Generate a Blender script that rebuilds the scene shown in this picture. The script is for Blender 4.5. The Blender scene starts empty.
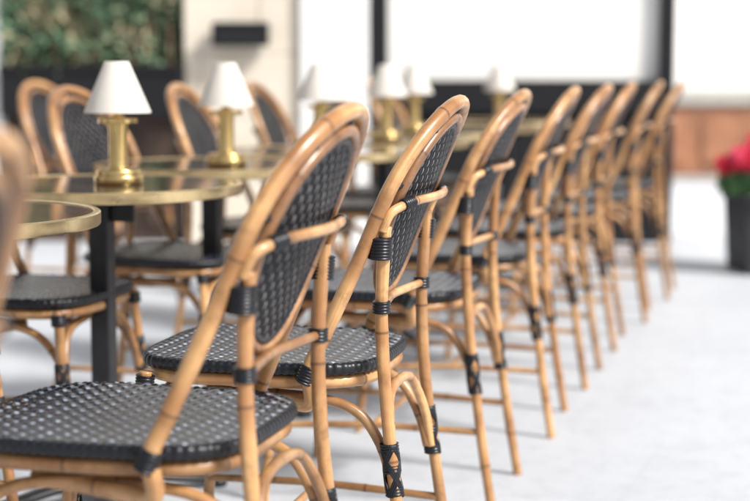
import bpy, math, random
from mathutils import Vector, Matrix, Quaternion
random.seed(7)
S=bpy.context.scene
COL=S.collection
try:
    S.view_settings.view_transform='Standard'; S.view_settings.look='None'; S.view_settings.exposure=0
except Exception as e: print(e)
K=1.2336
# ---------------------------------------------------------------- materials
def newmat(name):
    m=bpy.data.materials.new(name); m.use_nodes=True
    nt=m.node_tree; b=nt.nodes['Principled BSDF']
    return m,nt,b
def N(nt,t,**k):
    n=nt.nodes.new(t)
    for a,v in k.items(): setattr(n,a,v)
    return n
def math_(nt,op,a,b=None,c=None):
    n=N(nt,'ShaderNodeMath',operation=op)
    for i,x in enumerate((a,b,c)):
        if x is None: continue
        if isinstance(x,(int,float)): n.inputs[i].default_value=x
        else: nt.links.new(x,n.inputs[i])
    return n.outputs[0]
def mixc(nt,f,a,b):
    n=N(nt,'ShaderNodeMix',data_type='RGBA')
    if isinstance(f,(int,float)): n.inputs[0].default_value=f
    else: nt.links.new(f,n.inputs[0])
    for i,x in ((6,a),(7,b)):
        if isinstance(x,tuple): n.inputs[i].default_value=(*x,1)
        else: nt.links.new(x,n.inputs[i])
    return n.outputs[2]
def noise(nt,vec,scale,detail=4,rough=.55):
    n=N(nt,'ShaderNodeTexNoise'); n.inputs['Scale'].default_value=scale
    n.inputs['Detail'].default_value=detail; n.inputs['Roughness'].default_value=rough
    if vec is not None: nt.links.new(vec,n.inputs['Vector'])
    return n.outputs['Fac']
def mrange(nt,x,a,b,c=0.,d=1.):
    n=N(nt,'ShaderNodeMapRange'); nt.links.new(x,n.inputs[0])
    for i,v in enumerate((a,b,c,d)): n.inputs[i+1].default_value=v
    return n.outputs[0]
def bump(nt,b,h,strength,dist):
    n=N(nt,'ShaderNodeBump'); n.inputs['Strength'].default_value=strength; n.inputs['Distance'].default_value=dist
    nt.links.new(h,n.inputs['Height']); nt.links.new(n.outputs[0],b.inputs['Normal'])

def rattan(name,c1,c2,c3):
    m,nt,b=newmat(name)
    uv=N(nt,'ShaderNodeUVMap').outputs[0]
    sx=N(nt,'ShaderNodeSeparateXYZ'); nt.links.new(uv,sx.inputs[0])
    mp=N(nt,'ShaderNodeMapping'); mp.inputs['Scale'].default_value=(5,160,1); nt.links.new(uv,mp.inputs[0])
    st=noise(nt,mp.outputs[0],1.0,5,.6)
    oi=N(nt,'ShaderNodeObjectInfo'); rnd=oi.outputs['Random']
    oc=N(nt,'ShaderNodeTexCoord').outputs['Object']
    va=N(nt,'ShaderNodeVectorMath',operation='ADD'); nt.links.new(oc,va.inputs[0])
    cx=N(nt,'ShaderNodeCombineXYZ'); nt.links.new(math_(nt,'MULTIPLY',rnd,40.),cx.inputs[0]); nt.links.new(cx.outputs[0],va.inputs[1])
    big=noise(nt,va.outputs[0],6,4,.6); mid=noise(nt,va.outputs[0],28,4,.65)
    col=mixc(nt,mrange(nt,st,.38,.66),c1,c2)
    col=mixc(nt,mrange(nt,big,.38,.62,0,.95),col,c3)
    col=mixc(nt,mrange(nt,mid,.50,.70,0,.65),col,tuple(x*.55 for x in c3))
    md=math_(nt,'MODULO',sx.outputs[0],.21)
    dd=math_(nt,'ABSOLUTE',math_(nt,'SUBTRACT',md,.1))
    ring=mrange(nt,dd,.0005,.0035,.75,0)
    wide=mrange(nt,dd,.004,.045,.65,0)
    col=mixc(nt,wide,col,c3); col=mixc(nt,ring,col,(.07,.03,.012))
    hs=N(nt,'ShaderNodeHueSaturation'); nt.links.new(col,hs.inputs['Color'])
    nt.links.new(mrange(nt,rnd,0,1,.74,1.16),hs.inputs['Value'])
    nt.links.new(hs.outputs[0],b.inputs['Base Color'])
    nt.links.new(mrange(nt,mid,.3,.7,.28,.5),b.inputs['Roughness'])
    b.inputs['Coat Weight'].default_value=.35; b.inputs['Coat Roughness'].default_value=.2
    bump(nt,b,st,.45,.001)
    return m
M_RAT=rattan('rattan_cane',(.66,.385,.170),(.47,.245,.088),(.31,.138,.046))
M_RATD=rattan('dark_rattan',(.42,.22,.095),(.28,.135,.052),(.15,.065,.024))

def weave_mat(name,fleck,spec,rough,w,d1,d2):
    m,nt,b=newmat(name)
    uv=N(nt,'ShaderNodeUVMap').outputs[0]
    sx=N(nt,'ShaderNodeSeparateXYZ'); nt.links.new(uv,sx.inputs[0])
    U=sx.outputs[0]; V=sx.outputs[1]
    fu=math_(nt,'SUBTRACT',math_(nt,'FRACT',U),.5); fv=math_(nt,'SUBTRACT',math_(nt,'FRACT',V),.5)
    par=math_(nt,'MODULO',math_(nt,'ADD',math_(nt,'FLOOR',U),math_(nt,'FLOOR',V)),2.0)
    par=math_(nt,'GREATER_THAN',par,.5)
    m1=mrange(nt,math_(nt,'ABSOLUTE',fu),w,w+.08,1,0); m2=mrange(nt,math_(nt,'ABSOLUTE',fv),.34,.44,1,0)
    fl=math_(nt,'MULTIPLY',math_(nt,'MULTIPLY',m1,m2),par)
    oc=N(nt,'ShaderNodeTexCoord').outputs['Object']
    nz=noise(nt,oc,60,3); nb=noise(nt,oc,11,3)
    fl=math_(nt,'MULTIPLY',fl,mrange(nt,nz,.3,.6,.25,1)); fl=math_(nt,'MULTIPLY',fl,mrange(nt,nb,.35,.6,.45,1))
    dark=mixc(nt,nz,d1,d2)
    nt.links.new(mixc(nt,fl,dark,fleck),b.inputs['Base Color'])
    b.inputs['Roughness'].default_value=rough; b.inputs['Specular IOR Level'].default_value=spec
    return m
M_WEAVE=weave_mat('woven_black_cane',(.40,.46,.55),.6,.15,.12,(.003,.005,.012),(.008,.014,.030))
M_WEAVEB=weave_mat('woven_black_back_cane',(.30,.29,.29),.10,.42,.09,(.005,.005,.007),(.013,.012,.013))
def simple(name,c,rough=.5,metal=0,nscale=20,var=.25,bmp=0,bd=.002,coat=0,spec=None):
    m,nt,b=newmat(name)
    oc=N(nt,'ShaderNodeTexCoord').outputs['Object']
    nz=noise(nt,oc,nscale,5)
    c2=tuple(x*(1-var) for x in c)
    nt.links.new(mixc(nt,mrange(nt,nz,.35,.65),c,c2),b.inputs['Base Color'])
    nt.links.new(mrange(nt,nz,.3,.7,rough*.85,min(1,rough*1.2)),b.inputs['Roughness'])
    b.inputs['Metallic'].default_value=metal; b.inputs['Coat Weight'].default_value=coat
    if spec is not None: b.inputs['Specular IOR Level'].default_value=spec
    if bmp: bump(nt,b,nz,bmp,bd)
    return m
M_BIND=simple('black_binding',(.010,.011,.015),.34,nscale=80,spec=.4)
M_BRASS=simple('brushed_brass',(.74,.53,.23),.22,1,nscale=60,var=.15)
M_BRASSR=simple('brass_edge',(.82,.63,.34),.3,1,nscale=25,var=.2)
M_TOP=simple('polished_dark_marble',(.070,.045,.030),.10,nscale=7,var=.7,coat=.2,spec=.35)
M_IRON=simple('black_painted_iron',(.014,.015,.018),.42,nscale=40)
M_SHADE=simple('white_lampshade_fabric',(.90,.87,.82),.7,nscale=120,var=.03)
nt=M_SHADE.node_tree; tr=nt.nodes.new('ShaderNodeBsdfTranslucent'); tr.inputs[0].default_value=(.95,.92,.85,1)
mx=nt.nodes.new('ShaderNodeMixShader'); mx.inputs[0].default_value=.40
nt.links.new(nt.nodes['Principled BSDF'].outputs[0],mx.inputs[1]); nt.links.new(tr.outputs[0],mx.inputs[2])
nt.links.new(mx.outputs[0],nt.nodes['Material Output'].inputs['Surface'])
M_BLK=simple('black_shopfront_paint',(.011,.011,.013),.5,nscale=5,spec=.3)
M_WHITE=simple('white_render_plaster',(.87,.855,.83),.85,nscale=3,var=.06,bmp=.2)
M_BLIND=simple('cream_window_blind',(.90,.88,.84),.5,nscale=1.3,var=.06,coat=.3)
M_WOOD=simple('orange_brown_wood_panel',(.35,.155,.08),.45,nscale=6,var=.35)
M_DWOOD=simple('dark_brown_wood_panel',(.075,.042,.028),.5,nscale=6,var=.4)
M_LEDGE=simple('stone_ledge',(.36,.34,.31),.8,nscale=9,var=.15)
M_POT=simple('black_planter_resin',(.02,.021,.026),.5,nscale=12)
M_SOIL=simple('potting_soil',(.04,.025,.015),.95,nscale=70,bmp=.5)

def stone_mat():
    m,nt,b=newmat('limestone_blocks')
    oc=N(nt,'ShaderNodeTexCoord').outputs['Object']
    sp=N(nt,'ShaderNodeSeparateXYZ'); nt.links.new(oc,sp.inputs[0])
    cb=N(nt,'ShaderNodeCombineXYZ'); nt.links.new(sp.outputs[0],cb.inputs[0]); nt.links.new(sp.outputs[2],cb.inputs[1])
    br=N(nt,'ShaderNodeTexBrick'); nt.links.new(cb.outputs[0],br.inputs['Vector'])
    br.inputs['Scale'].default_value=1; br.inputs['Brick Width'].default_value=.62; br.inputs['Row Height'].default_value=.34
    br.inputs['Mortar Size'].default_value=.008
    br.inputs['Color1'].default_value=(.74,.65,.53,1); br.inputs['Color2'].default_value=(.68,.59,.47,1); br.inputs['Mortar'].default_value=(.48,.41,.33,1)
    nz=noise(nt,oc,6,6)
    nt.links.new(mixc(nt,mrange(nt,nz,.35,.7,0,.4),br.outputs['Color'],(.80,.75,.66)),b.inputs['Base Color'])
    b.inputs['Roughness'].default_value=.85; bump(nt,b,nz,.4,.006)
    return m
M_STONE=stone_mat()
def ground_mat():
    m,nt,b=newmat('pale_stone_paving')
    oc=N(nt,'ShaderNodeTexCoord').outputs['Object']
    mp=N(nt,'ShaderNodeMapping'); mp.inputs['Rotation'].default_value=(0,0,math.radians(19)); nt.links.new(oc,mp.inputs[0])
    br=N(nt,'ShaderNodeTexBrick'); nt.links.new(mp.outputs[0],br.inputs['Vector'])
    br.inputs['Scale'].default_value=1; br.inputs['Brick Width'].default_value=1.2; br.inputs['Row Height'].default_value=.8
    br.inputs['Mortar Size'].default_value=.004; br.inputs['Mortar Smooth'].default_value=.5
    br.inputs['Color1'].default_value=(.53,.553,.585,1); br.inputs['Color2'].default_value=(.52,.543,.575,1); br.inputs['Mortar'].default_value=(.475,.49,.515,1)
    nz=noise(nt,oc,1.6,8,.7); n2=noise(nt,oc,22,6,.75); n3=noise(nt,oc,6,6,.7)
    c=mixc(nt,mrange(nt,nz,.38,.62,0,.8),br.outputs['Color'],(.475,.495,.525))
    c=mixc(nt,mrange(nt,n3,.50,.66,0,.6),c,(.43,.447,.475))
    c=mixc(nt,mrange(nt,n2,.50,.68,0,.5),c,(.35,.365,.39))
    nt.links.new(c,b.inputs['Base Color'])
    nt.links.new(mrange(nt,nz,.3,.7,.5,.75),b.inputs['Roughness'])
    bump(nt,b,n2,.25,.004)
    return m
M_GROUND=ground_mat()
def leaf_mat(name,c1,c2,c3):
    m,nt,b=newmat(name)
    oc=N(nt,'ShaderNodeTexCoord').outputs['Object']
    n1=noise(nt,oc,14,3); n2=noise(nt,oc,5,2)
    c=mixc(nt,mrange(nt,n1,.38,.62),c1,c2); c=mixc(nt,mrange(nt,n2,.5,.62,0,.8),c,c3)
    nt.links.new(c,b.inputs['Base Color']); b.inputs['Roughness'].default_value=.5
    return m
M_LEAF=leaf_mat('hedge_leaves',(.10,.20,.11),(.18,.29,.17),(.42,.33,.20))
M_PLEAF=leaf_mat('geranium_leaves',(.07,.17,.06),(.12,.23,.09),(.08,.18,.07))
M_PETAL=leaf_mat('red_petals',(.85,.04,.11),(.72,.02,.07),(.92,.14,.24))

# ---------------------------------------------------------------- mesh helpers
class MB:
    def __init__(s): s.v=[];s.f=[];s.uv=[];s.m=[]
    def face(s,idx,uv=None,m=0):
        s.f.append(tuple(idx)); s.uv.append(uv if uv else [(0,0)]*len(idx)); s.m.append(m)
    def tube(s,path,r,seg=10,closed=False,m=0,cap=True,flat=None):
        n=len(path); P=[Vector(p) for p in path]
        T=[]
        for i in range(n):
            if closed: t=P[(i+1)%n]-P[i-1]
            else: t=P[min(i+1,n-1)]-P[max(i-1,0)]
            T.append(t.normalized())
        ref=Vector((0,0,1)) if abs(T[0].z)<.8 else Vector((1,0,0))
        nr=(ref-T[0]*ref.dot(T[0])).normalized()
        base=len(s.v); L=0; Ls=[]
        for i in range(n):
            if i: 
                q=T[i-1].rotation_difference(T[i]); nr=q@nr; nr=(nr-T[i]*nr.dot(T[i])).normalized(); L+=(P[i]-P[i-1]).length
            Ls.append(L)
            bn=T[i].cross(nr)
            rr=r(L) if callable(r) else r
            for j in range(seg):
                a=2*math.pi*j/seg
                k=(flat or (1,1))
                s.v.append(P[i]+nr*math.cos(a)*rr*k[0]+bn*math.sin(a)*rr*k[1])
        cnt=n if closed else n-1
        for i in range(cnt):
            i2=(i+1)%n; l1=Ls[i]; l2=Ls[i2] if i2 else L+(P[0]-P[-1]).length
            for j in range(seg):
                j2=(j+1)%seg; w=.09
                s.face((base+i*seg+j,base+i2*seg+j,base+i2*seg+j2,base+i*seg+j2),
                       [(l1,j/seg*w),(l2,j/seg*w),(l2,(j+1)/seg*w),(l1,(j+1)/seg*w)],m)
        if cap and not closed:
            s.face([base+j for j in range(seg)],None,m); s.face([base+(n-1)*seg+j for j in reversed(range(seg))],None,m)
    def lathe(s,prof,seg=40,m=0,c=(0,0,0),close=False):
        base=len(s.v); n=len(prof)
        for (r,z) in prof:
            for j in range(seg):
                a=2*math.pi*j/seg; s.v.append(Vector((c[0]+r*math.cos(a),c[1]+r*math.sin(a),c[2]+z)))
        for i in range(n-1 if not close else n):
            i2=(i+1)%n
            for j in range(seg):
                j2=(j+1)%seg
                s.face((base+i*seg+j,base+i*seg+j2,base+i2*seg+j2,base+i2*seg+j),None,m)
    def box(s,x0,x1,y0,y1,z0,z1,m=0):
        b=len(s.v)
        for z in (z0,z1):
            for x,y in ((x0,y0),(x1,y0),(x1,y1),(x0,y1)): s.v.append(Vector((x,y,z)))
        for f in ((0,3,2,1),(4,5,6,7),(0,1,5,4),(1,2,6,5),(2,3,7,6),(3,0,4,7)): s.face([b+i for i in f],None,m)
    def obj(s,name,mats,parent=None,smooth=True,bevel=0,loc=None,sharp=None):
        me=bpy.data.meshes.new(name); me.from_pydata([tuple(v) for v in s.v],[],s.f)
        ul=me.uv_layers.new(name='UVMap'); k=0
        for u in s.uv:
            for q in u: ul.data[k].uv=q; k+=1
        if not isinstance(mats,(list,tuple)): mats=[mats]
        for x in mats: me.materials.append(x)
        me.polygons.foreach_set('material_index',s.m)
        me.polygons.foreach_set('use_smooth',[smooth]*len(s.f))
        me.update()
        if sharp: me.set_sharp_from_angle(angle=math.radians(sharp))
        o=bpy.data.objects.new(name,me); COL.objects.link(o)
        if parent: o.parent=parent
        if loc: o.location=loc
        if bevel:
            bv=o.modifiers.new('b','BEVEL'); bv.width=bevel; bv.segments=2; bv.limit_method='ANGLE'
        return o
def cr(pts,closed=False,step=.007):
    P=[Vector(p) for p in pts]; n=len(P); out=[]
    for i in range(n if closed else n-1):
        if closed: a,b,c,d=P[i-1],P[i],P[(i+1)%n],P[(i+2)%n]
        else: a,b,c,d=P[max(i-1,0)],P[i],P[i+1],P[min(i+2,n-1)]
        k=max(2,int((c-b).length/step))
        for t in range(k):
            t/=k
            out.append(.5*((2*b)+(c-a)*t+(2*a-5*b+4*c-d)*t*t+(3*b-a-3*c+d)*t**3))
    if not closed: out.append(P[-1])
    return out
def knob(r,ph=0):
    return lambda L: r*(1+.09*math.exp(-(((L%.21)-.1)**2)/.00003)+.03*math.sin(L*37+ph*3))
def ridged(r):
    return lambda L: r*(1+.15*abs(math.sin(L*math.pi/.0050)))
def empty(name,label,cat,group=None,loc=(0,0,0),rz=0):
    o=bpy.data.objects.new(name,None); COL.objects.link(o); o.empty_display_size=.1
    o['label']=label;o['category']=cat
    if group:o['group']=group
    o.location=loc;o.rotation_euler=(0,0,rz)
    return o
def copytree(root,loc,rz,label=None):
    n=root.copy(); COL.objects.link(n); n.location=loc; n.rotation_euler=(0,0,rz)
    if label: n['label']=label
    for c in list(root.children):
        k=c.copy(); COL.objects.link(k); k.parent=n
        for d in list(c.children):
            e=d.copy(); COL.objects.link(e); e.parent=k
    return n

# ---------------------------------------------------------------- chair
A=.0175   # seat weave cell
A2=.0135  # back weave cell
def weave_h(U,V,a):
    iu=math.floor(U); iv=math.floor(V); fu=U-iu; fv=V-iv
    p=lambda f: math.sqrt(max(0,1-(2*f-1)**2))*.13*a
    h1=p(fv)+.10*a*math.sin(math.pi*U)*(1 if iv%2==0 else -1)
    h2=p(fu)-.10*a*math.sin(math.pi*V)*(1 if iu%2==0 else -1)
    return max(h1,h2)
def seat_half(x):
    return .170+.08*(x+.2)*.5+.010
def seat_outline(inset=0,z=0,n=96):
    pts=[]
    for i in range(n):
        a=2*math.pi*i/n; ca,sa=math.cos(a),math.sin(a); e=.50
        x=.012+(.202-inset)*math.copysign(abs(ca)**e,ca)
        y=(seat_half(x)-inset)*math.copysign(abs(sa)**e,sa)
        pts.append(Vector((x,y,z)))
    return pts
def inside_seat(x,y,inset):
    u=(x-.012)/(.202-inset); v=y/(seat_half(x)-inset); return abs(u)**(2/.50)+abs(v)**(2/.50)<1
Bp=Vector((-.120,0,.425)); Dd=Vector((-.372,0,.928)).normalized(); Nn=Vector((Dd.z,0,-Dd.x))
def bk(s,t,off=0):
    return Bp+Dd*t+Nn*(.8*s*s+off)+Vector((0,s,0))

def build_chair():
    root=empty('bistro_chair','tan rattan bistro chair with black woven seat, standing on pale paving','chair','rattan bistro chairs around the cafe tables')
    mb=MB(); st=.0026; x0=-.225;y0=-.225; nx=int(.45/st); ny=int(.45/st); idx={}
    q2=1/(A*math.sqrt(2))
    def duv(i,j):
        x=i*st;y=j*st; return ((x+y)*q2+100.01,(x-y)*q2+100.01)
    def gv(i,j):
        if (i,j) not in idx:
            x=x0+i*st;y=y0+j*st
            r2=((x-.005)/.21)**2+(y/.20)**2
            u,v=duv(i,j)
            idx[(i,j)]=len(mb.v); mb.v.append(Vector((x,y,.4615-.007*max(0,1-r2)+weave_h(u,v,A))))
        return idx[(i,j)]
    for i in range(nx):
        for j in range(ny):
            x=x0+(i+.5)*st;y=y0+(j+.5)*st
            if inside_seat(x,y,.003):
                q=[(i,j),(i+1,j),(i+1,j+1),(i,j+1)]
                mb.face([gv(*k) for k in q],[duv(*k) for k in q])
    b=len(mb.v); o=seat_outline(.006,.448)
    mb.v+=o; mb.face([b+i for i in reversed(range(len(o)))])
    seat=mb.obj('seat',M_WEAVE,root)
    mb=MB(); o=cr(seat_outline(.002,.455,64),True,.0025)
    mb.tube(o,lambda L:.0076*(1+.26*abs(math.sin(L*math.pi/.0135))),10,True,flat=(1.15,.85))
    mb.obj('seat_edge',M_BIND,seat)
    mb=MB(); mb.tube(cr(seat_outline(.012,.433,48),True,.01),knob(.0112),10,True)
    mb.obj('seat_frame',M_RAT,root)
    W=.176
    right=[(.09,.140,.404),(.02,.152,.402),(-.05,.172,.400),(-.098,.190,.404)]
    pts=[Vector(p) for p in right]+[bk(s,t) for s,t in ((.200,.02),(.196,.07),(.188,.14),(.180,.22),(W,.29))]
    for k in range(1,16):
        a=math.pi*k/16; pts.append(bk(W*math.cos(a),.29+.198*math.sin(a)))
    pts+=[bk(-s,t) for s,t in ((W,.29),(.180,.22),(.188,.14),(.196,.07),(.200,.02))]+[Vector((x,-y,z)) for x,y,z in reversed(right)]
    mb=MB(); mb.tube(cr(pts),knob(.0121),12)
    back=mb.obj('backrest',M_RAT,root)
    ct,rt,rs=.304,.148,.127
    def ring(rr,off): return cr([bk((rs+rr)*math.cos(2*math.pi*k/28),ct+(rt+rr)*math.sin(2*math.pi*k/28),off) for k in range(28)],True,.006)
    mb=MB(); mb.tube(cr(ring(-.005,0),True,.0025),ridged(.0062),8,True)
    mb.obj('panel_binding',M_BIND,back)
    for a in (15,55,90,125,165,205,335):
        a=math.radians(a); c0,s0=math.cos(a),math.sin(a)
        p0=bk((rs+.004)*c0,ct+(rt+.004)*s0)
        p1=bk((W-.002)*c0,.29+.196*s0) if s0>=0 else bk(math.copysign(.183,c0),ct+(rt+.004)*s0-.01)
        d=(p1-p0); mb=MB(); mb.tube([p0-d*.1+d*(i/14)*1.1 for i in range(15)],ridged(.0055),8)
        mb.obj('tie',M_BIND,back)
    for sg in (1,-1):
        q=[v for v in cr([bk(s*sg,t) for s,t in ((.200,.0),(.198,.035),(.196,.07))],step=.001)]
        mb=MB(); mb.tube(q[:int(len(q)*.45)],ridged(.0142),12); mb.obj('binding',M_BIND,back)
    mb=MB(); mb.tube(ring(.009,-.002),knob(.0092),10,True); mb.obj('panel_rim',M_RATD,back)
    mb=MB(); sb=A2/4; n=int(.37/sb)
    for side in (1,-1):
        idx={}
        def gv(i,j):
            if (i,j) not in idx:
                s=-.185+i*sb; t=-.185+j*sb; idx[(i,j)]=len(mb.v)
                mb.v.append(bk(s,ct+t,side*(weave_h(i/4+.001,j/4+.001,A2)+.0012)))
            return idx[(i,j)]
        for i in range(n):
            for j in range(n):
                s=-.185+(i+.5)*sb; t=-.185+(j+.5)*sb
                if (s/rs)**2+(t/rt)**2<.98:
                    q=[(i,j),(i+1,j),(i+1,j+1),(i,j+1)]
                    if side<0: q=q[::-1]
                    mb.face([gv(*k) for k in q],[(k[0]/4,k[1]/4) for k in q])
    mb.obj('woven_panel',M_WEAVEB,back)
    def clip(P,z0,z1):
        return [p.copy() for p in P if z0<=p.z<=z1]
    def bind(par,P,z0,z1,r,off=(0,0,0),flat=None):
        q=[p+Vector(off) for p in clip(P,z0,z1)]
        mb=MB(); mb.tube(q,ridged(r),12,flat=flat); mb.obj('binding',M_BIND,par)
    def cross(par,P,z0,z1,r,off=(0,0,0)):
        Q=[p+Vector(off) for p in clip(P,z0,z1)]; mb=MB(); n=len(Q)
        for dr in (1,-1):
            for g in (0,2.094,4.188):
                for k in range(3):
                    q=[]
                    for i,p in enumerate(Q):
                        a=g+dr*math.pi*1.0*i/(n-1)+(k-1)*.24-.9
                        q.append(p+Vector((math.cos(a)*r*1.12,math.sin(a)*r*1.12,0)))
                    mb.tube(q[::3]+[q[-1]],.0021,6)
        w1=max(3,n//6)
        for w in (Q[:w1],Q[-w1:],Q[n//2-w1//2:n//2+w1//2]): mb.tube(w,ridged(r*1.14),12)
        mb.obj('binding',M_BIND,par)
    for sg in (1,-1):
        p=[(-.268,.164*sg,0),(-.242,.158*sg,.16),(-.220,.152*sg,.33),(-.209,.150*sg,.45),(-.206,.154*sg,.56),(-.213,.160*sg,.685)]
        mb=MB(); mb.tube(cr(p),knob(.0106,sg),12); lg=mb.obj('leg',M_RAT,root)
        FP=cr(p,step=.0010)
        bind(lg,FP,.634,.670,.0180,(.004,.009*sg,0),(1.0,.95))
        bind(lg,FP,.546,.566,.0132)
        cross(lg,FP,.250,.335,.0120,(.002,-.003*sg,0))
        p=[(.228,.204*sg,0),(.206,.194*sg,.2),(.188,.182*sg,.40),(.184,.180*sg,.44)]
        mb=MB(); mb.tube(cr(p),knob(.0106,sg),12); lg=mb.obj('leg',M_RAT,root)
        FP=cr(p,step=.0010)
        bind(lg,FP,.410,.434,.0142)
        cross(lg,FP,.255,.335,.0120,(-.002,-.003*sg,0))
        p=[(.196,.178*sg,.265),(.180,.168*sg,.33),(.13,.162*sg,.385),(.05,.156*sg,.405),(-.08,.150*sg,.405),(-.16,.146*sg,.385),(-.201,.140*sg,.33),(-.220,.141*sg,.265)]
        mb=MB(); mb.tube(cr(p),knob(.0084,sg),10); mb.obj('arch_brace',M_RAT,root)
        mb=MB(); mb.tube(cr([(.208,.192*sg,.168),(0,.174*sg,.175),(-.240,.156*sg,.168)]),knob(.0072,sg),10); mb.obj('stretcher',M_RAT,root)
    for xx,w,f in ((-.221,.142,-1),(.194,.172,1)):
        p=[(xx+f*.006,w,.265),(xx-f*.004,w-.010,.33),(xx-f*.016,w-.048,.388),(xx-f*.02,.045,.408),(xx-f*.02,-.045,.408),(xx-f*.016,-w+.048,.388),(xx-f*.004,-w+.010,.33),(xx+f*.006,-w,.265)]
        mb=MB(); mb.tube(cr(p),knob(.0084,xx),10); mb.obj('arch_brace',M_RAT,root)
    mb=MB(); mb.tube(cr([(-.01,.168,.175),(-.01,-.168,.175)]),knob(.0072),10); mb.obj('stretcher',M_RAT,root)
    p=[(-.212,.176,.678),(-.224,.172,.706),(-.240,.150,.718),(-.254,.105,.723),(-.264,.05,.724),(-.267,0,.724),(-.264,-.05,.724),(-.254,-.105,.723),(-.240,-.150,.718),(-.224,-.172,.706),(-.212,-.176,.678)]
    mb=MB(); P=cr(p,step=.004); mb.tube(P,knob(.0073),10); rl=mb.obj('back_rail',M_RAT,root)
    for sg in (1,-1):
        q=[v for v in cr(p,step=.0010) if .122<v.y*sg<.152]
        mb=MB(); mb.tube(q,ridged(.0094),12); mb.obj('binding',M_BIND,rl)
    mb=MB(); mb.tube(cr([(-.206,.160,.556),(-.200,.10,.556),(-.190,0,.556),(-.200,-.10,.556),(-.206,-.160,.556)]),knob(.0072),10)
    mb.obj('back_rail',M_RAT,root)
    return root

F=Vector((-.972,.235)).normalized()
F2=Vector((.955,-.296)).normalized()
near=[(-.285,.94,2),(-.030,1.68,-1.5),(.138,2.14,0),(.320,2.80,-1),(.516,3.36,1),(.69,3.86,-1.5),(.865,4.38,0),(1.065,4.87,2),(1.266,5.36,-1)]
far=[(-1.22,2.33,-2),(-1.06,2.86,1),(-.81,3.43,-4),(-.615,4.04,3),(-.44,4.66,4),(-.22,5.17,1),(-.01,5.75,0),(-1.33,5.1,-8)]
chair=build_chair()
first=True
def place(bx,by,f,j,lab=None):
    global first
    by*=K
    a=math.atan2(f.y,f.x)+math.radians(j); g=Vector((math.cos(a),math.sin(a)))
    loc=(bx+g.x*.30,by+g.y*.30,0)
    if first:
        chair.location=loc; chair.rotation_euler=(0,0,a); first=False
    else: copytree(chair,loc,a,lab)
for x,y,j in near: place(x,y,F,j)
for x,y,j in far: place(x,y,F2,j,'tan rattan bistro chair pushed in across the round table')

# ---------------------------------------------------------------- tables
def build_table():
    root=empty('cafe_table','round dark cafe table with brass rim and black pedestal','table','round brass-rimmed cafe tables in a row')
    mb=MB(); mb.lathe([(.0005,.690),(.15,.690),(.288,.690),(.2885,.672),(.15,.670),(.0005,.670)],72)
    top=mb.obj('tabletop',M_TOP,root,smooth=False)
    mb=MB(); mb.lathe([(.2883,.6912),(.290,.6920),(.2985,.6920),(.3005,.690),(.3005,.672),(.299,.669),(.290,.668),(.2887,.671)],72,close=True)
    mb.obj('rim',M_BRASSR,top,sharp=35)
    mb=MB(); mb.box(-.022,.022,-.022,.022,.045,.656); mb.obj('post',M_IRON,root,smooth=False,bevel=.004)
    mb=MB()
    mb.box(-.20,.20,-.022,.022,.657,.6695); mb.box(-.022,.022,.0225,.20,.657,.6695); mb.box(-.022,.022,-.20,-.0225,.657,.6695)
    mb.box(-.075,-.023,-.006,.006,.61,.6565); mb.box(.023,.075,-.006,.006,.61,.6565)
    mb.obj('bracket',M_IRON,root,smooth=False,bevel=.002)
    mb=MB()
    for k in range(4):
        a=math.pi/4+k*math.pi/2; c,s=math.cos(a),math.sin(a)
        pts=[(c*.02,s*.02,.055),(c*.10,s*.10,.045),(c*.20,s*.20,.026),(c*.27,s*.27,.018)]
        mb.tube(cr(pts,step=.02),lambda L:.024-.03*L,10,flat=(.6,1.2))
        mb.lathe([(.0005,0),(.022,0),(.022,.012),(.014,.022),(.0005,.022)],16,c=(c*.262,s*.262,0))
    mb.lathe([(.0005,.03),(.05,.03),(.052,.05),(.036,.075),(.0005,.076)],24)
    mb.obj('base',M_IRON,root)
    return root
table=build_table()
ang=math.atan2(F.y,F.x)
tabs=[(-.765,2.17),(-.582,2.75),(-.420,3.33),(-.17,3.90),(.03,4.48),(.23,5.05),(.43,5.62),(.63,6.2)]
table.location=(tabs[0][0],tabs[0][1]*K,0); table.rotation_euler=(0,0,ang)
for i,(x,y) in enumerate(tabs[1:]): copytree(table,(x,y*K,0),ang+random.uniform(-.06,.06))

# ---------------------------------------------------------------- table lamps
def build_lamp():
    root=empty('table_lamp','small brass table lamp with white cone shade on a cafe table','lamp','brass lamps with white shades on the tables')
    mb=MB(); mb.lathe([(.0005,0),(.050,0),(.0515,.002),(.0515,.016),(.0505,.018),(.046,.0185),(.046,.028),(.045,.030),(.025,.031),(.0005,.031)],64)
    mb.obj('base',M_BRASS,root,sharp=40)
    mb=MB(); mb.lathe([(.023,.0305),(.023,.035),(.0200,.0355),(.0196,.037),(.0196,.122),(.022,.1225),(.022,.127),(.040,.128),(.041,.129),(.041,.137),(.040,.138),(.018,.139),(.009,.146),(.009,.19),(.0005,.19)],64)
    mb.obj('stem',M_BRASS,root,sharp=25)
    mb=MB(); mb.lathe([(.0692,.150),(.0700,.150),(.0700,.152),(.0265,.254),(.0255,.257),(.0245,.257),(.0255,.2535),(.0690,.152)],56,close=True)
    mb.lathe([(.0252,.250),(.003,.250),(.003,.252),(.0252,.252)],24,close=True)
    mb.obj('lamp_shade',M_SHADE,root,sharp=50)
    return root
lamp=build_lamp()
LZ=.6905
lamps=[(-.542,2.74),(-.374,3.27),(-.163,3.85),(.040,4.43),(.150,4.95),(.540,5.65)]
lamp.location=(lamps[0][0],lamps[0][1]*K,LZ)
for (x,y) in lamps[1:]: copytree(lamp,(x,y*K,LZ),random.uniform(0,6))

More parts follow.
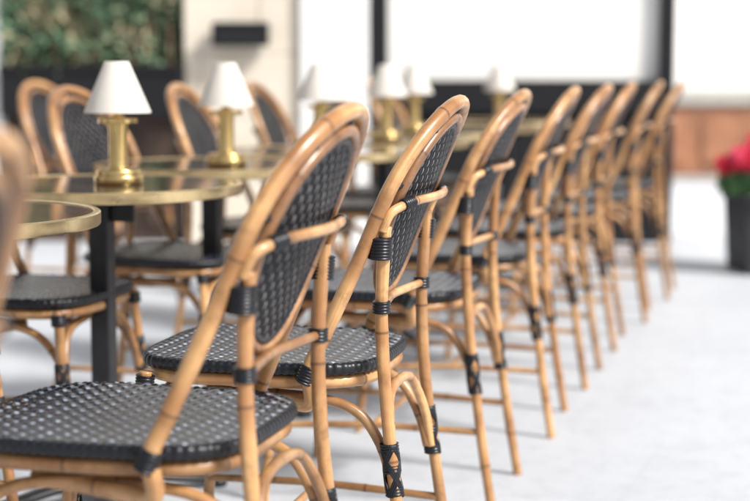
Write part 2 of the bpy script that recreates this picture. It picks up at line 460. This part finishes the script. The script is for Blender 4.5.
# ---------------------------------------------------------------- setting
mb=MB(); mb.v=[Vector(p) for p in ((-150,-150,0),(150,-150,0),(150,150,0),(-150,150,0))]; mb.face((0,1,2,3))
g=mb.obj('pavement',M_GROUND,None,smooth=False); g['kind']='structure'; g['label']='pale grey stone paving of the terrace'; g['category']='pavement'

Y=7.0*K
bld=empty('cafe_building','stone cafe facade with black framed shop window','building',loc=(0,Y,0))
mb=MB()
mb.box(-1.02,-.402,-.02,.5,0,3.0); mb.box(-2.0,-1.022,.35,.5,.68,3.0)
mb.obj('stone_pier',M_STONE,bld,smooth=False,bevel=.006)
mb=MB(); mb.box(-2.0,-1.022,.06,.5,0,.678)
for k in range(4): mb.box(-1.96+k*.235,-1.76+k*.235,.04,.0595,.08,.62)
mb.obj('stall_riser',M_DWOOD,bld,smooth=False,bevel=.006)
mb=MB(); mb.box(-.40,-.032,-.06,.5,0,3.0); mb.box(-7,-2.002,-.03,.5,0,3.0)
mb.box(-7,1.60,-.05,.5,3.002,6.5)
mb.obj('plaster_wall',M_WHITE,bld,smooth=False,bevel=.006)
mb=MB(); mb.box(-.02,1.60,.502,4.0,0,6.5); mb.box(-7,-.022,.502,4.0,0,6.5)
mb.obj('rear_wall',M_WHITE,bld,smooth=False)
mb=MB(); mb.box(-.03,.066,-.04,.48,.0,2.9); mb.box(1.528,1.60,-.04,.48,0,2.9)
mb.box(.068,1.526,-.03,.48,0,.70); mb.box(.068,1.526,-.07,.1,.702,.872); mb.box(.068,1.526,-.03,.1,2.75,2.9)
for k in range(3):
    mb.box(.12+k*.47,.52+k*.47,-.045,-.0305,.12,.60)
win=mb.obj('window',M_BLK,bld,smooth=False,bevel=.008)
mb=MB(); mb.box(.0685,1.5255,.03,.05,.874,2.748); mb.obj('pane',M_BLIND,win,smooth=False)
mb=MB(); mb.box(.0685,1.5255,.0,.028,1.62,1.65); mb.obj('glazing_bar',simple('pale_grey_metal',(.6,.6,.6),.4),win,smooth=False)
n=empty('neighbouring_building','white rendered wall with stone ledge and orange-brown wood panelling','building',loc=(1.7,11*K,0))
mb=MB(); mb.box(-.09,9,0,.5,.0,6.5); mb.obj('plaster_wall',M_WHITE,n,smooth=False)
mb=MB(); mb.box(-.09,9,-.14,-.002,.63,.75); mb.box(-.09,9,-.20,-.002,0,.05); mb.obj('ledge',M_LEDGE,n,smooth=False,bevel=.012)
mb=MB(); mb.box(-.09,9,-.10,-.002,.052,.628)
for k in range(9): mb.box(.05+k,.92+k,-.125,-.1005,.14,.54)
mb.obj('wood_panel',M_WOOD,n,smooth=False,bevel=.01)
mb=MB()
for k in range(5): mb.box(1.9+k*1.7,1.98+k*1.7,-.06,-.002,.752,3)
mb.obj('window_mullion',simple('cream_paint',(.74,.68,.6),.6),n,smooth=False,bevel=.006)
wb=empty('wall_lantern','black rectangular wall lantern box fixed to the stone pier','wall fixture',loc=(-.71,Y-.02,1.115))
mb=MB(); mb.box(-.15,.15,-.14,-.03,-.06,.065); mb.obj('housing',M_BLK,wb,smooth=False,bevel=.012)
mb=MB(); mb.box(-.04,.04,-.0295,-.001,-.05,.05); mb.obj('bracket',M_IRON,wb,smooth=False,bevel=.004)
mb=MB(); mb.box(-.12,.12,-.146,-.1405,-.035,.0); mb.obj('grille',M_IRON,wb,smooth=False)

def leaves(mb,n,fn,size,m=0):
    for _ in range(n):
        p,nrm=fn(); q=Quaternion((random.gauss(0,1),random.gauss(0,1),random.gauss(0,1),random.gauss(0,1))).normalized()
        s=size*random.uniform(.6,1.3); b=len(mb.v)
        for x,y,z in ((0,-1,0),(.42,-.2,.12),(.3,.5,.1),(0,1,-.1),(-.3,.5,.1),(-.42,-.2,.12)):
            mb.v.append(p+q@Vector((x*s,y*s,z*s)))
        mb.face([b+i for i in range(6)],None,m)
hp=empty('hedge_planter','dense green hedge in a black window planter','plant',loc=(-1.51,Y,0))
mb=MB(); mb.box(-.485,.485,-.10,.09,.685,.94); mb.box(-.485,-.455,-.10,.09,.942,.955); mb.box(-.487,.487,-.115,-.1005,.915,.955)
mb.obj('planter_box',M_BLK,hp,smooth=False,bevel=.006)
mb=MB()
for k in range(9):
    x=-.42+k*.105; mb.tube(cr([(x,0,.93),(x+random.uniform(-.03,.03),.03,1.3),(x+random.uniform(-.05,.05),.05,1.7),(x,.1,2.3)],step=.05),lambda L:.012-.004*L,6)
mb.obj('trunk',simple('hedge_bark',(.12,.08,.05),.9),hp)
mb=MB()
clumps=[(random.uniform(-.46,.46),random.uniform(-.05,.2),random.uniform(.98,2.4)) for _ in range(220)]
def fn():
    c=random.choice(clumps); d=Vector((random.gauss(0,.055),random.gauss(0,.05),random.gauss(0,.06)))
    p=Vector(c)+d; p.x=max(-.48,min(.48,p.x)); p.y=min(.3,p.y); return p,d
leaves(mb,12000,fn,.026); mb.obj('crown',M_LEAF,hp,smooth=False)

gp=empty('flower_pot','black square planter with red geraniums on the paving','plant',loc=(1.825,5.98*K,0),rz=.1)
mb=MB()
def frus(w0,w1,z0,z1):
    b=len(mb.v)
    for w,z in ((w0,z0),(w1,z1)):
        for x,y in ((-w,-w),(w,-w),(w,w),(-w,w)): mb.v.append(Vector((x,y,z)))
    for f in ((0,3,2,1),(4,5,6,7),(0,1,5,4),(1,2,6,5),(2,3,7,6),(3,0,4,7)): mb.face([b+i for i in f])
frus(.150,.165,0,.33); frus(.176,.176,.331,.37); mb.obj('pot',M_POT,gp,smooth=False,bevel=.008)
mb=MB(); frus(.16,.16,.3705,.38); mb.obj('soil',M_SOIL,gp,smooth=False)
mb=MB()
def fn():
    a=random.uniform(0,6.28); r=.235*math.sqrt(random.random()); z=.375+random.uniform(-.02,.14)*(1.1-(r/.27)**2)
    return Vector((r*math.cos(a),r*math.sin(a),z)),None
leaves(mb,1400,fn,.028)
mb.obj('leaves',M_PLEAF,gp,smooth=False)
mb=MB(); heads=[]
for k in range(50):
    a=random.uniform(0,6.28); r=.23*math.sqrt(random.random()); heads.append(Vector((r*math.cos(a),r*math.sin(a),.46+random.uniform(.0,.17)*(1-(r/.3)**2))))
for h in heads:
    mb.tube([Vector((h.x*.4,h.y*.4,.38)),h*.5+Vector((h.x*.2,h.y*.2,.20)),h],.003,5,m=1)
    def fn():
        d=Vector((random.gauss(0,1),random.gauss(0,1),random.gauss(0,.8))).normalized()*.036; return h+d,d
    leaves(mb,75,fn,.018)
mb.obj('blossom',[M_PETAL,M_PLEAF],gp,smooth=False)

# ---------------------------------------------------------------- light, camera
sd=Vector((.76,-.50,.88)).normalized()
el=math.asin(sd.z); az=math.atan2(sd.x,sd.y)
w=bpy.data.worlds.new('World'); S.world=w; w.use_nodes=True; nt=w.node_tree
sky=nt.nodes.new('ShaderNodeTexSky'); sky.sky_type='NISHITA'; sky.sun_disc=False; sky.sun_elevation=el; sky.sun_rotation=az
sky.dust_density=3; sky.air_density=1
hs=nt.nodes.new('ShaderNodeHueSaturation'); hs.inputs['Saturation'].default_value=.42
bg=nt.nodes['Background']; bg.inputs[1].default_value=.15
nt.links.new(sky.outputs[0],hs.inputs['Color']); nt.links.new(hs.outputs[0],bg.inputs[0])
L=bpy.data.lights.new('sun','SUN'); L.energy=5.0; L.angle=math.radians(13); L.color=(1,.97,.93)
lo=bpy.data.objects.new('sun',L); COL.objects.link(lo); lo.rotation_euler=sd.to_track_quat('Z','Y').to_euler()
c=bpy.data.cameras.new('camera'); co=bpy.data.objects.new('camera',c); COL.objects.link(co)
c.sensor_width=36; c.lens=36*1600/750; c.clip_end=500; c.clip_start=.05
co.location=(0,0,.93); co.rotation_euler=(math.radians(90-6.44),0,0)
c.dof.use_dof=True; c.dof.focus_distance=2.55; c.dof.aperture_fstop=2.6
S.camera=co
